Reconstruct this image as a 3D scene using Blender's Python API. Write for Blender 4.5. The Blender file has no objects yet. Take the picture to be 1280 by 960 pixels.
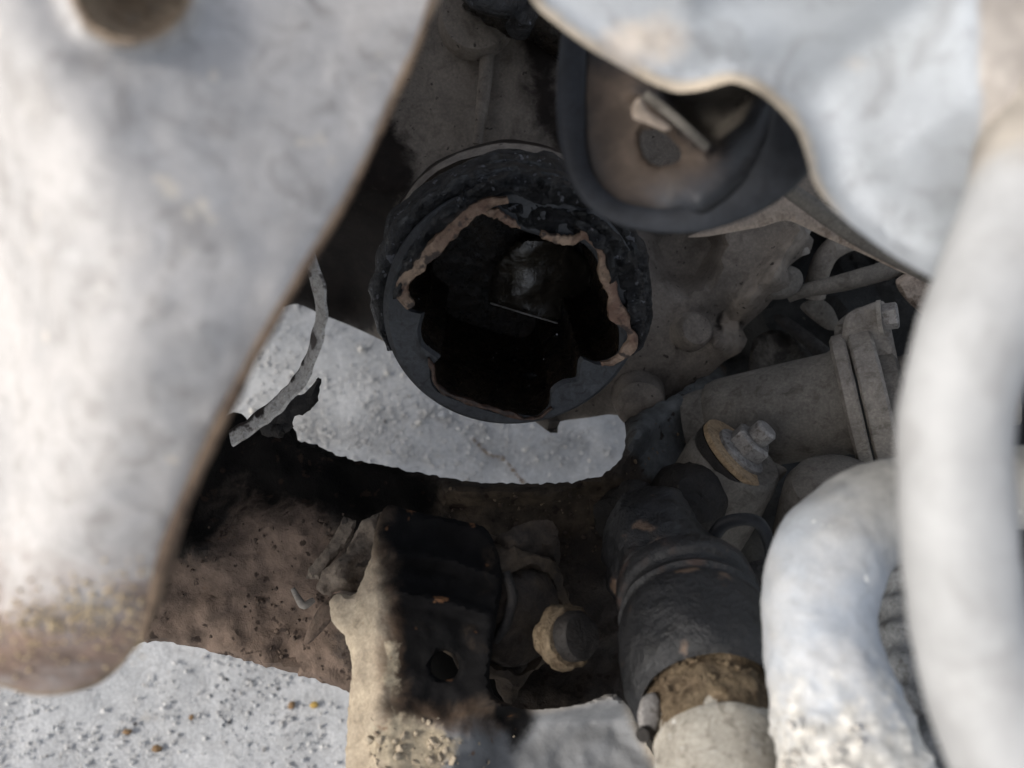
import bpy, bmesh, math, random
import numpy as np
from mathutils import Vector, Matrix, noise as mnoise
from mathutils.geometry import delaunay_2d_cdt

random.seed(7)
rng = np.random.default_rng(7)
S = bpy.context.scene
C = S.collection
R = math.radians

# ------------------------------------------------------------------ camera
W, H, F = 1280.0, 960.0, 1005.0
PITCH = 60.0
CAM = Vector((0, 0, 0.80))
cd = bpy.data.cameras.new('camera')
cd.sensor_width = 36.0
cd.lens = 36.0 * F / W
cd.clip_start, cd.clip_end = 0.005, 200
cd.dof.use_dof = True
cd.dof.focus_distance = 0.375
cd.dof.aperture_fstop = 9.0
cam = bpy.data.objects.new('camera', cd)
C.objects.link(cam)
cam.location = CAM
cam.rotation_euler = (R(90 - PITCH), 0, 0)
S.camera = cam
RT = Vector((1, 0, 0))
FW = Vector((0, math.cos(R(PITCH)), -math.sin(R(PITCH))))
UP = Vector((0, math.sin(R(PITCH)), math.cos(R(PITCH))))

# ------------------------------------------------------------------ light
SUN = Vector((-0.70, -0.22, 0.62)).normalized()       # direction towards the sun
w = bpy.data.worlds.new('World'); S.world = w
w.use_nodes = True
nt = w.node_tree
sky = nt.nodes.new('ShaderNodeTexSky')
sky.sky_type = 'NISHITA'
sky.sun_disc = False
sky.sun_elevation = math.asin(SUN.z)
sky.sun_rotation = math.atan2(SUN.x, SUN.y)
sky.dust_density = 3.0
sky.ozone_density = 0.6
hs_ = nt.nodes.new('ShaderNodeHueSaturation')          # thin white overcast: the blue is washed out
hs_.inputs['Saturation'].default_value = 0.46
nt.links.new(sky.outputs[0], hs_.inputs['Color'])
nt.links.new(hs_.outputs['Color'], nt.nodes['Background'].inputs[0])
nt.nodes['Background'].inputs[1].default_value = 0.15
sl = bpy.data.lights.new('sun', 'SUN')
sl.energy = 1.5
sl.angle = R(10)
sl.color = (1.0, 0.955, 0.89)
so = bpy.data.objects.new('sun', sl); C.objects.link(so)
so.rotation_euler = (-SUN).to_track_quat('-Z', 'Y').to_euler()
S.view_settings.view_transform = 'Standard'
S.view_settings.look = 'None'
S.view_settings.gamma = 1.0
S.view_settings.use_curve_mapping = False
S.view_settings.exposure = 0.6

# ------------------------------------------------------------------ helpers
RTn, UPn, FWn, CAMn = (np.array(v) for v in (RT, UP, FW, CAM))

def at(px, py, d):
    """World point seen at photograph pixel (px, py), d metres in front of the lens."""
    return CAM + FW * d + RT * ((px - W / 2) / F * d) + UP * ((H / 2 - py) / F * d)

def atn(p, d):
    p = np.asarray(p, float); d = np.asarray(d, float)[:, None]
    return CAMn + FWn * d + RTn * ((p[:, :1] - W / 2) / F * d) + UPn * ((H / 2 - p[:, 1:2]) / F * d)

def vdir(x, y, z):
    """Direction given as right / up in the view / towards the viewer."""
    return (RT * x + UP * y - FW * z).normalized()

def m(px, d): return px * d / F

def on_plane(px, py, o, n):
    r = FW + RT * ((px - W / 2) / F) + UP * ((H / 2 - py) / F)
    t = (o - CAM).dot(n) / r.dot(n)
    return CAM + r * t

def tag(o, label=None, cat=None, group=None, kind=None):
    if label: o['label'] = label
    if cat: o['category'] = cat
    if group: o['group'] = group
    if kind: o['kind'] = kind
    return o

def thing(name, loc, label, cat, group=None):
    o = bpy.data.objects.new(name, None)
    o.empty_display_size = 0.01
    C.objects.link(o); o.location = loc
    return tag(o, label, cat, group)

def build(name, verts, faces, mat, parent=None, masks=None, sharp=42, smooth=True):
    """One mesh object. verts are world points; origin is the parent's, or the mesh centre."""
    v = np.asarray(verts, float)
    if parent is not None:
        par = parent; org = np.zeros(3)
        while par is not None:
            org = org + np.array(par.location); par = par.parent
    else:
        org = (v.min(0) + v.max(0)) / 2
    me = bpy.data.meshes.new(name)
    me.from_pydata((v - org).tolist(), [], faces)
    if masks:
        for k, a in masks.items():
            at_ = me.attributes.new(k, 'FLOAT', 'POINT')
            at_.data.foreach_set('value', np.asarray(a, np.float32))
    bm = bmesh.new(); bm.from_mesh(me)
    bmesh.ops.recalc_face_normals(bm, faces=bm.faces)
    bm.to_mesh(me); bm.free()
    if smooth:
        me.shade_smooth()
        if sharp: me.set_sharp_from_angle(angle=R(sharp))
    if mat: me.materials.append(mat)
    o = bpy.data.objects.new(name, me); C.objects.link(o)
    if parent is not None: o.parent = parent
    else: o.location = org
    return o

def fbm(p, sc, oct=4, seed=0.0):
    v = Vector((p[0] * sc + seed, p[1] * sc - seed, p[2] * sc + 2 * seed))
    return mnoise.fractal(v, 0.9, 2.0, oct)

def fbmn(P, sc, oct=4, seed=0.0):
    return np.array([fbm(p, sc, oct, seed) for p in P])

def smooth_closed(pts, step):
    pts = np.asarray(pts, float); n = len(pts); out = []
    for i in range(n):
        p0, p1, p2, p3 = pts[i - 1], pts[i], pts[(i + 1) % n], pts[(i + 2) % n]
        k = max(1, int(np.linalg.norm(p2[:2] - p1[:2]) / step))
        for j in range(k):
            t = j / k
            a, b = (p2 - p0) * .4, (p3 - p1) * .4
            t2, t3 = t * t, t * t * t
            out.append((2*t3-3*t2+1)*p1 + (t3-2*t2+t)*a + (-2*t3+3*t2)*p2 + (t3-t2)*b)
    return np.array(out)

def smooth_open(pts, n):
    pts = np.asarray(pts, float)
    L = np.r_[0, np.cumsum(np.linalg.norm(np.diff(pts[:, :3], axis=0), axis=1))]
    L /= L[-1]; out = []
    ext = np.vstack([2*pts[0]-pts[1], pts, 2*pts[-1]-pts[-2]])
    for t in np.linspace(0, 1, n):
        i = min(np.searchsorted(L, t, side='right') - 1, len(pts) - 2); i = max(i, 0)
        u = (t - L[i]) / max(L[i+1] - L[i], 1e-9)
        p0, p1, p2, p3 = ext[i], ext[i+1], ext[i+2], ext[i+3]
        a, b = (p2 - p0) * .45, (p3 - p1) * .45
        u2, u3 = u*u, u*u*u
        out.append((2*u3-3*u2+1)*p1 + (u3-2*u2+u)*a + (-2*u3+3*u2)*p2 + (u3-u2)*b)
    return np.array(out)

def inside(P, poly):
    x, y = P[:, 0], P[:, 1]; r = np.zeros(len(P), bool)
    for i in range(len(poly)):
        x1, y1 = poly[i - 1][:2]; x2, y2 = poly[i][:2]
        if y1 == y2: continue
        c = (y1 > y) != (y2 > y)
        r ^= c & (x < (x2 - x1) * (y - y1) / (y2 - y1) + x1)
    return r

def seg_dist(P, poly, closed=True):
    poly = np.asarray(poly, float)[:, :2]
    best = np.full(len(P), 1e9)
    for i in range(0 if closed else 1, len(poly)):
        a, b = poly[i - 1], poly[i]; ab = b - a; q = (ab @ ab) or 1e-9
        t = np.clip(((P - a) @ ab) / q, 0, 1)
        best = np.minimum(best, np.linalg.norm(P - a - t[:, None] * ab, axis=1))
    return best

def poly_mask(poly, soft):
    """1 inside the outline falling to 0 over soft pixels: where a stain lies."""
    def f(P):
        s = seg_dist(P, poly) * np.where(inside(P, poly), 1, -1)
        return np.clip(s / soft * .5 + .5, 0, 1)
    return f

def sstep(a, b, x):
    t = np.clip((x - a) / (b - a), 0, 1); return t * t * (3 - 2 * t)

def gauss(P, x, y, sx, sy=None):
    sy = sy or sx
    return np.exp(-((P[:, 0] - x) / sx) ** 2 - ((P[:, 1] - y) / sy) ** 2)

def casting(name, outline, depth, thick, mat, parent=None, step=10, rnd=6, holes=(), amp=0.0, nsc=60, jag=0.0, masks=None, sharp_outline=False, fine=None):
    """A cast or pressed shape with real thickness: outline (closed), depth(P) metres, rounded rim, uneven face."""
    def line(o, st):
        q = np.asarray(o, float) if sharp_outline else smooth_closed(o, st)
        if sharp_outline:
            out = []
            for i in range(len(q)):
                a, b = q[i], q[(i + 1) % len(q)]
                k = max(1, int(np.linalg.norm(b - a) / st))
                out += [a + (b - a) * j / k for j in range(k)]
            q = np.array(out)
        if jag:
            q = q + np.array([[mnoise.noise(Vector((p[0] * .11, p[1] * .11, 3))) + .6*mnoise.noise(Vector((p[0] * .3, p[1] * .3, 8))), mnoise.noise(Vector((p[0] * .11, p[1] * .11, 9)))+ .6*mnoise.noise(Vector((p[0] * .3, p[1] * .3, 5)))] for p in q]) * jag
        return q
    loops = [line(outline, step * .6)] + [line(h, step * .5) for h in holes]
    lo, hi = loops[0].min(0), loops[0].max(0)
    gx, gy = np.arange(lo[0], hi[0], step), np.arange(lo[1], hi[1], step * .87)
    G = np.array([(x + (step / 2 if j % 2 else 0), y) for j, y in enumerate(gy) for x in gx])
    G = G + rng.uniform(-.15, .15, G.shape) * step
    if fine is not None:                                   # coarser where nothing is seen
        keep = fine(G) | (rng.random(len(G)) < .12); G = G[keep]
    G = G[inside(G, loops[0])]
    for h in loops[1:]: G = G[~inside(G, h)]
    for l in loops: G = G[seg_dist(G, l) > step * .45]
    P, E = [], []
    for l in loops:
        b = len(P); P += [tuple(p) for p in l]
        E += [(b + i, b + (i + 1) % len(l)) for i in range(len(l))]
    nb = len(P); P += [tuple(p) for p in G]
    vs, es, fs, ov, oe, of = delaunay_2d_cdt([Vector(p) for p in P], E, [], 0, 1e-4)
    V = np.array([tuple(v) for v in vs])
    cen = np.array([V[f].mean(0) for f in fs])
    ok = inside(cen, loops[0])
    for h in loops[1:]: ok &= ~inside(cen, h)
    fs = [f for f, k in zip(fs, ok) if k]
    D = np.asarray(depth(V), float) * np.ones(len(V))
    ed = seg_dist(V, loops[0])
    for h in loops[1:]: ed = np.minimum(ed, seg_dist(V, h))
    if rnd:
        e = np.clip(ed, 0, rnd)
        D = D + (rnd - np.sqrt(np.maximum(rnd ** 2 - (rnd - e) ** 2, 0))) / F * D
    W0 = atn(V, D)
    if amp:
        D = D + amp * fbmn(W0, nsc) * np.clip(ed / 6 + .3, 0, 1)
        W0 = atn(V, D)
    B = atn(V, D + thick)
    n = len(V)
    cnt = {}
    for f in fs:
        for i in range(3):
            a, b = f[i], f[(i + 1) % 3]
            cnt[(a, b)] = 1
    side = [(b, a, a + n, b + n) for (a, b) in cnt if (b, a) not in cnt]
    faces = [tuple(f) for f in fs] + [tuple(x + n for x in f[::-1]) for f in fs] + side
    mk = {}
    for k, fn in (masks or {}).items():
        a = fn(V); mk[k] = np.r_[a, a]
    return build(name, np.vstack([W0, B]), faces, mat, parent, mk)

def frames(P):
    T = np.gradient(P, axis=0); T /= np.linalg.norm(T, axis=1)[:, None]
    return T

def tube(name, path, mat, parent=None, n=60, seg=20, amp=0.0, nsc=80, ridge=None, squash=1.0, masks=None, px=True, ampfn=None):
    """Hose or rod along (px, py, depth, radius in px) points (or metres when px is False)."""
    q = smooth_open(path, n)
    if px:
        P = atn(q[:, :2], q[:, 2]); r = q[:, 3] * q[:, 2] / F
    else:
        P, r = q[:, :3], q[:, 3]
    if px:                                           # resample evenly in space
        L = np.r_[0, np.cumsum(np.linalg.norm(np.diff(P, axis=0), axis=1))]
        u = np.linspace(0, L[-1], n)
        P = np.stack([np.interp(u, L, P[:, i]) for i in range(3)], 1); r = np.interp(u, L, r)
    T = frames(P)
    up = Vector(-FW); V, faces, mk = [], [], []
    for i in range(n):
        t = Vector(T[i]); a = t.cross(up).normalized(); b = a.cross(t).normalized()
        rr = r[i]
        if ridge: rr *= 1 + ridge[1] * math.sin(2 * math.pi * ridge[0] * i / n)
        for k in range(seg):
            c, s = math.cos(2*math.pi*k/seg), math.sin(2*math.pi*k/seg)
            d = a * c + b * s * squash
            p = Vector(P[i]) + d * rr
            if amp: p += d * amp * fbm(p, nsc)
            if ampfn: p += d * ampfn(i / (n - 1)) * max(0, fbm(p, 190, 3, 3) + .15)
            V.append(p); mk.append((i / (n - 1), k / seg, s))
    for i in range(n - 1):
        for k in range(seg):
            k2 = (k + 1) % seg
            faces.append((i*seg+k, i*seg+k2, (i+1)*seg+k2, (i+1)*seg+k))
    faces += [tuple(range(seg))[::-1], tuple(range((n-1)*seg, n*seg))]
    mkd = {k: [fn(*a) for a in mk] for k, fn in (masks or {}).items()}
    return build(name, [tuple(v) for v in V], faces, mat, parent, mkd)

def basis(ax):
    a = ax.cross(Vector((0.31, 0.2, 0.93))).normalized()
    return a, ax.cross(a).normalized()

def lathe(name, o, ax, prof, mat, parent=None, seg=48, amp=0.0, nsc=80, masks=None, sub=1, closed=False, sharp=38, rfn=None):
    """Turned shape: prof = (distance along the axis, radius) in metres."""
    a, b = basis(ax); pr = []
    for i in range(len(prof) - 1):
        for j in range(sub):
            t = j / sub
            pr.append(((1-t)*prof[i][0]+t*prof[i+1][0], (1-t)*prof[i][1]+t*prof[i+1][1]))
    pr.append(prof[-1]); V, faces, mk = [], [], []
    for i, (s, r) in enumerate(pr):
        for k in range(seg):
            th = 2 * math.pi * k / seg
            d = a * math.cos(th) + b * math.sin(th)
            r2 = r * (rfn(s, th) if rfn else 1)
            p = o + ax * s + d * r2
            if amp and r > 1e-6: p += (d * .8 + ax * .3) * amp * fbm(p, nsc)
            V.append(p); mk.append((s, th))
    m_ = len(pr)
    for i in range(m_ - 1):
        for k in range(seg):
            k2 = (k + 1) % seg
            faces.append((i*seg+k, i*seg+k2, (i+1)*seg+k2, (i+1)*seg+k))
    if closed:
        for k in range(seg):
            k2 = (k + 1) % seg
            faces.append(((m_-1)*seg+k, (m_-1)*seg+k2, k2, k))
    else:
        faces += [tuple(range(seg))[::-1], tuple(range((m_-1)*seg, m_*seg))]
    mkd = {k: [fn(*x) for x in mk] for k, fn in (masks or {}).items()}
    return build(name, [tuple(v) for v in V], faces, mat, parent, mkd, sharp=sharp)

def hexnut(name, o, ax, rad, h, mat, parent, bore=0.0):
    ch = rad * .12
    return lathe(name, o, ax, [(0, rad * .96), (ch, rad), (h - ch, rad), (h, rad * .86)], mat, parent, seg=6, sharp=25)

def ribbon(name, path, wpx, tpx, mat, parent=None, n=60, amp=0.0, nsc=200, px=True, nrm=None, wfn=None, masks=None):
    """Flat strip of metal or rubber with thickness along a path; face turned to nrm."""
    q = smooth_open(path, n)
    P = atn(q[:, :2], q[:, 2]) if px else q[:, :3]
    sc = q[:, 2] / F if px else np.ones(n)
    T = frames(P); V, faces, mk = [], [], []
    nv = nrm or -FW
    prof = [(-1, -.5), (-.85, .3), (-.4, .5), (0, .55), (.4, .5), (.85, .3), (1, -.5), (0, -.7)]
    for i in range(n):
        t = Vector(T[i]); a = t.cross(nv).normalized(); b = a.cross(t).normalized()
        ww = wpx * sc[i] / 2 * (wfn(i / (n - 1)) if wfn else 1)
        for (u, v) in prof:
            p = Vector(P[i]) + a * u * ww + b * v * tpx * sc[i]
            if amp: p += mnoise.noise_vector(p * nsc) * amp
            V.append(p); mk.append((i / (n - 1), u))
    k_ = len(prof)
    for i in range(n - 1):
        for k in range(k_):
            k2 = (k + 1) % k_
            faces.append((i*k_+k, i*k_+k2, (i+1)*k_+k2, (i+1)*k_+k))
    faces += [tuple(range(k_))[::-1], tuple(range((n-1)*k_, n*k_))]
    mkd = {k: [fn(*x) for x in mk] for k, fn in (masks or {}).items()}
    return build(name, [tuple(v) for v in V], faces, mat, parent, mkd)

ICO_V, ICO_F = None, None
def _ico():
    global ICO_V, ICO_F
    bm = bmesh.new(); bmesh.ops.create_icosphere(bm, subdivisions=1, radius=1)
    ICO_V = np.array([tuple(v.co) for v in bm.verts]); ICO_F = np.array([[v.index for v in f.verts] for f in bm.faces]); bm.free()
_ico()

def lumps(name, pts, sizes, mat, parent=None, flat=1.0):
    """Crumbs, one joined mesh: each an uneven little stone."""
    n = len(pts); k = len(ICO_V)
    V = np.zeros((n * k, 3)); Fs = np.zeros((n * len(ICO_F), 3), int)
    for i in range(n):
        A = rng.normal(size=(3, 3)); Q, _ = np.linalg.qr(A)
        v = ICO_V * rng.uniform(.65, 1.2, (k, 1)) * rng.uniform(.55, 1.15, 3)
        v = (v @ Q.T); v[:, 2] *= flat
        V[i*k:(i+1)*k] = v * sizes[i] + np.asarray(pts[i])
        Fs[i*len(ICO_F):(i+1)*len(ICO_F)] = ICO_F + i * k
    o = build(name, V, [tuple(int(x) for x in f) for f in Fs], mat, parent, smooth=False)
    o['kind'] = 'stuff'
    return o

# ------------------------------------------------------------------ materials
def M(name, base, alt, sc=40, rough=.8, metal=0.0, bump=.35, bdist=.0012, spots=None, spot_sc=160, spot_amt=.40, layers=(), fine=700, rvar=.15, spec=.4, coat=0.0, grain=.78, wear=.5):
    """Two-tone mottle + specks + stain and painted-light layers (attribute, colour, ragged scale) + relief."""
    mt = bpy.data.materials.new(name); mt.use_nodes = True
    t = mt.node_tree; N = t.nodes; L = t.links
    b = N['Principled BSDF']
    tc = N.new('ShaderNodeTexCoord')
    def nz(s, det=6, ro=.6, dist=0.0):
        n = N.new('ShaderNodeTexNoise'); n.inputs['Scale'].default_value = s; n.inputs['Detail'].default_value = det
        n.inputs['Roughness'].default_value = ro; n.inputs['Distortion'].default_value = dist
        L.new(tc.outputs['Object'], n.inputs['Vector']); return n.outputs['Fac']
    def ramp(f, a, c):
        r = N.new('ShaderNodeMapRange'); r.interpolation_type = 'SMOOTHSTEP'
        r.inputs['From Min'].default_value = a; r.inputs['From Max'].default_value = c
        L.new(f, r.inputs['Value']); return r.outputs['Result']
    def mix(f, a, c):
        x = N.new('ShaderNodeMix'); x.data_type = 'RGBA'
        L.new(f, x.inputs['Factor'])
        for sk, v in ((x.inputs['A'], a), (x.inputs['B'], c)):
            if isinstance(v, tuple): sk.default_value = (*v, 1)
            else: L.new(v, sk)
        return x.outputs['Result']
    def math_(op, a, c):
        x = N.new('ShaderNodeMath'); x.operation = op
        for i, v in enumerate((a, c)):
            if isinstance(v, (int, float)): x.inputs[i].default_value = v
            else: L.new(v, x.inputs[i])
        return x.outputs[0]
    n1 = nz(sc, 7, .62, .4)
    col = mix(ramp(n1, .34, .66), tuple(base), tuple(alt))
    nf = nz(fine, 4, .7)
    dk = tuple(c * .72 for c in base)
    g = N.new('ShaderNodeMix'); g.data_type = 'RGBA'; g.blend_type = 'MULTIPLY'
    L.new(ramp(nf, .35, .6), g.inputs['Factor']); L.new(col, g.inputs['A']); g.inputs['B'].default_value = (grain, grain, grain, 1)
    col = g.outputs['Result']
    if wear:
        g2 = N.new('ShaderNodeMix'); g2.data_type = 'RGBA'; g2.blend_type = 'MULTIPLY'
        L.new(ramp(nz(sc * 3.1, 6, .68, .8), .47, .68), g2.inputs['Factor']); L.new(col, g2.inputs['A'])
        g2.inputs['B'].default_value = (1 - wear, 1 - wear * 1.05, 1 - wear * 1.1, 1)
        col = g2.outputs['Result']
        col = mix(math_('MULTIPLY', ramp(nz(sc * 1.9, 7, .7, .5), .55, .72), wear * .55), col, tuple(min(.8, c * 2.1 + .01) for c in base))
    ro = None; sp_f = None
    for (attr, c, rs, rag, lr, *sf) in layers:
        a = N.new('ShaderNodeAttribute'); a.attribute_name = attr
        f = math_('ADD', a.outputs['Fac'], math_('MULTIPLY', math_('SUBTRACT', nz(rs, 6, .65, .3), .5), rag))
        sw = sf[0] if sf else .12
        f = ramp(f, .5 - sw, .5 + sw)
        col = mix(f, col, mix(ramp(nz(rs * 1.7), .35, .65), tuple(c), tuple(x * .55 for x in c)))
        if lr is not None:
            ro = (f, lr) if ro is None else ro
        if attr == 'oil_shade': sp_f = f
    if spots:
        col = mix(math_('MULTIPLY', ramp(nz(spot_sc, 3, .5), 1 - spot_amt, 1 - spot_amt + .07), .9), col, tuple(spots))
    L.new(col, b.inputs['Base Color'])
    rr = math_('ADD', math_('MULTIPLY', nz(sc * 2.3, 5), rvar * 2), rough - rvar)
    if ro:
        x = N.new('ShaderNodeMix'); L.new(ro[0], x.inputs['Factor']); L.new(rr, x.inputs['A']); x.inputs['B'].default_value = ro[1]
        rr = x.outputs['Result']
    L.new(rr, b.inputs['Roughness'])
    b.inputs['Metallic'].default_value = metal
    b.inputs['Specular IOR Level'].default_value = spec
    if sp_f is not None: L.new(math_('MULTIPLY', math_('SUBTRACT', 1.0, math_('MULTIPLY', sp_f, .6)), spec), b.inputs['Specular IOR Level'])  # oily layers lose sheen too, standing in for weak light
    b.inputs['Coat Weight'].default_value = coat
    b.inputs['Coat Roughness'].default_value = .25
    h = math_('ADD', math_('MULTIPLY', n1, 1.0), math_('MULTIPLY', nz(fine * .45, 5, .7), .55))
    bp = N.new('ShaderNodeBump'); bp.inputs['Strength'].default_value = bump; bp.inputs['Distance'].default_value = bdist
    h = math_('ADD', h, math_('MULTIPLY', nz(sc * 3.1, 6, .68, .8), .8))
    L.new(h, bp.inputs['Height']); L.new(bp.outputs['Normal'], b.inputs['Normal'])
    return mt

m_left = M('dusty_grey_paint', (.49, .468, .45), (.385, .372, .363), wear=.26, sc=38, rough=.62, bump=.25, grain=.9, spots=(.55, .50, .43), spot_sc=90, spot_amt=.34, spec=.45,
           layers=(('rust', (.25, .17, .13), 80, 1.1, .9, .3), ('edge', (.34, .25, .17), 90, .8, .9, .25)))
m_right = M('bare_aluminium_sheet', (.39, .413, .436), (.315, .333, .355), grain=.95, wear=.24, sc=24, rough=.75, bump=.2, metal=0, spec=.35,
            layers=(('edge', (.52, .44, .34), 90, .6, .9, .3), ('dust_gleam', (.50, .45, .40), 40, .8, .8)))
m_hose = M('pale_dusty_hose', (.39, .39, .387), (.33, .33, .327), layers=(('dust_gleam', (.40, .36, .31), 26, .7, .8),), grain=.95, wear=.14, sc=30, rough=.55, bump=.15, spec=.4)
m_hose2 = M('bluish_silver_hose', (.36, .39, .43), (.44, .445, .45), grain=.93, wear=.14, sc=42, rough=.5, bump=.15, spec=.5, spots=(.75, .74, .70), spot_sc=190, spot_amt=.30,
            layers=(('dust_gleam', (.245, .24, .225), 40, .25, .85, .42), ('crust', (.66, .635, .58), 150, 1.0, .95, .2)))
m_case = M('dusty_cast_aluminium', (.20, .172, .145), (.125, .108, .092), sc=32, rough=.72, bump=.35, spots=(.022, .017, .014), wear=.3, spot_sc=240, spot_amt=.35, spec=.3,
           layers=(('oil_shade', (.016, .012, .010), 50, .7, .5), ('dust_gleam', (.24, .205, .17), 60, .6, .9)))
m_cast = M('dusty_grey_casting', (.175, .160, .140), (.125, .115, .102), wear=.34, sc=45, rough=.8, bump=.3, spots=(.05, .045, .04), spot_sc=260, spot_amt=.27, spec=.25,
           layers=(('oil_shade', (.03, .027, .025), 60, .7, .6),))
m_lcast = M('light_dusty_casting', (.30, .275, .24), (.21, .19, .17), wear=.34, sc=50, rough=.85, bump=.35, spots=(.06, .055, .05), spot_sc=300, spot_amt=.26, spec=.25)
m_dark = M('oily_black_grime', (.012, .010, .009), (.024, .020, .017), sc=45, rough=.62, bump=.8, bdist=.002, spots=(.10, .08, .06), spot_sc=170, spot_amt=.30, spec=.35)
m_cross = M('muddy_rusty_steel', (.034, .028, .024), (.062, .047, .036), sc=42, rough=.82, bump=.6, bdist=.0024, spots=(.022, .014, .010), spot_sc=150, spot_amt=.385, spec=.25,
            layers=(('rust', (.155, .112, .086), 55, .9, .9), ('grey', (.12, .125, .125), 60, .7, .7), ('orange', (.17, .085, .042), 120, 1.3, .9), ('mud', (.078, .058, .040), 90, .9, .95), ('oil_shade', (.008, .007, .006), 34, 1.3, .5, .2)))
m_arm = M('beige_dusty_steel', (.46, .385, .285), (.36, .30, .225), wear=.25, sc=60, rough=.8, bump=.4, spots=(.14, .07, .035), spot_sc=110, spot_amt=.34, spec=.25,
          layers=(('grey', (.26, .265, .27), 9, .25, .75), ('brown', (.17, .11, .07), 60, .9, .9, .3), ('oil_shade', (.007, .0066, .0068), 40, .9, .36, .26), ('mud', (.055, .040, .028), 55, 1.3, .9, .2), ('crust', (.50, .42, .30), 160, .9, .95)))
m_cup = M('worn_dark_steel', (.060, .064, .070), (.042, .044, .049), sc=60, rough=.62, metal=.25, bump=.15, spots=(.10, .10, .10), spot_sc=240, spot_amt=.27, spec=.4)
m_grease = M('black_grease', (.010, .008, .006), (.028, .020, .013), sc=80, rough=.28, bump=.9, bdist=.0018, fine=150, rvar=.1, spec=.30, wear=.3)
m_greasef = M('thin_brown_grease', (.045, .038, .028), (.018, .014, .010), sc=90, rough=.17, bump=.6, bdist=.0016, fine=160, rvar=.1, spec=1.0, wear=.3, spots=(.005, .004, .004), spot_sc=200, spot_amt=.3)
m_rubber = M('torn_black_rubber', (.004, .0044, .0052), (.014, .015, .019), sc=62, rough=.22, bump=1.0, bdist=.0075, fine=200, rvar=.14, spec=.6, spots=(.13, .135, .155), spot_sc=280, spot_amt=.37, wear=.35)  # pale bluish specks put wet highlights into the colour
m_tan = M('torn_tan_rag_edge', (.34, .245, .175), (.15, .085, .06), sc=75, rough=.6, bump=.8, bdist=.0015, spots=(.03, .022, .02), spot_sc=140, spot_amt=.43, fine=500)
m_rust = M('wet_rust_lip', (.10, .055, .036), (.03, .020, .016), sc=150, rough=.45, bump=.7, bdist=.001, fine=500)
m_brkt = M('rubbed_black_paint', (.009, .010, .012), (.018, .019, .022), sc=40, rough=.5, bump=.2, spec=.3,
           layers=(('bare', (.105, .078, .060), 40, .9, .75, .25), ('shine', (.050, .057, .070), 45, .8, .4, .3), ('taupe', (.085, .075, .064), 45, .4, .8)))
m_band = M('scaly_steel_band', (.50, .48, .45), (.36, .345, .33), sc=120, rough=.6, bump=.5, spots=(.03, .02, .016), spot_sc=130, spot_amt=.44, spec=.4,
           layers=(('oil_shade', (.02, .014, .012), 140, .9, .6),))
m_tanplate = M('pale_tan_dusty_plate', (.40, .33, .27), (.30, .245, .20), sc=45, rough=.85, bump=.25, spec=.25)
m_tab = M('brown_dusty_tab', (.20, .165, .13), (.11, .085, .065), sc=70, rough=.85, bump=.6, spots=(.03, .024, .02), spot_sc=150, spot_amt=.38)
m_washer = M('tan_zinc_washer', (.34, .245, .145), (.25, .175, .105), sc=120, rough=.75, bump=.3, spots=(.05, .035, .02), spot_sc=260, spot_amt=.27)
m_bolt = M('grey_zinc_bolt', (.30, .285, .27), (.21, .20, .19), sc=120, rough=.6, metal=.3, bump=.35, spots=(.06, .05, .045), spot_sc=300, spot_amt=.3)
m_sand = M('dry_sandy_mud', (.215, .165, .108), (.12, .088, .058), sc=95, rough=.95, bump=.9, bdist=.002, spec=.1)
m_shaft = M('pale_muddy_shaft', (.46, .43, .37), (.35, .32, .27), sc=70, rough=.7, bump=.4, spots=(.62, .60, .55), spot_sc=180, spot_amt=.32,
            layers=(('crust', (.34, .25, .16), 130, .9, .95),))
m_boot = M('dusty_black_rubber', (.006, .0064, .0075), (.014, .014, .0155), sc=42, rough=.42, bump=.8, bdist=.0022, spec=.5, spots=(.12, .08, .055), spot_sc=75, spot_amt=.37,
           layers=(('rust', (.075, .042, .030), 60, .9, .8),))
m_engine = M('dark_engine_grime', (.009, .009, .009), (.022, .021, .019), sc=35, rough=.75, bump=.9, bdist=.003, spots=(.07, .062, .052), spot_sc=120, spot_amt=.32)
m_grit = M('pale_grit', (.68, .67, .65), (.50, .49, .48), sc=60, rough=.9, bump=.3, spec=.2)
m_pebble = M('white_pebble', (.66, .64, .60), (.5, .48, .45), sc=120, rough=.85, bump=.4, spec=.2)
m_clod = M('brown_clod', (.30, .20, .11), (.16, .10, .06), sc=200, rough=.95, bump=.8, spec=.1)
m_floor = M('grey_concrete', (.52, .525, .53), (.43, .436, .442), wear=.14, sc=14, rough=.85, bump=.9, bdist=.003, fine=330, spec=.25, spots=(.47, .46, .44), spot_sc=300, spot_amt=.34,
            layers=(('stain', (.36, .30, .22), 30, .5, .9),))

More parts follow.
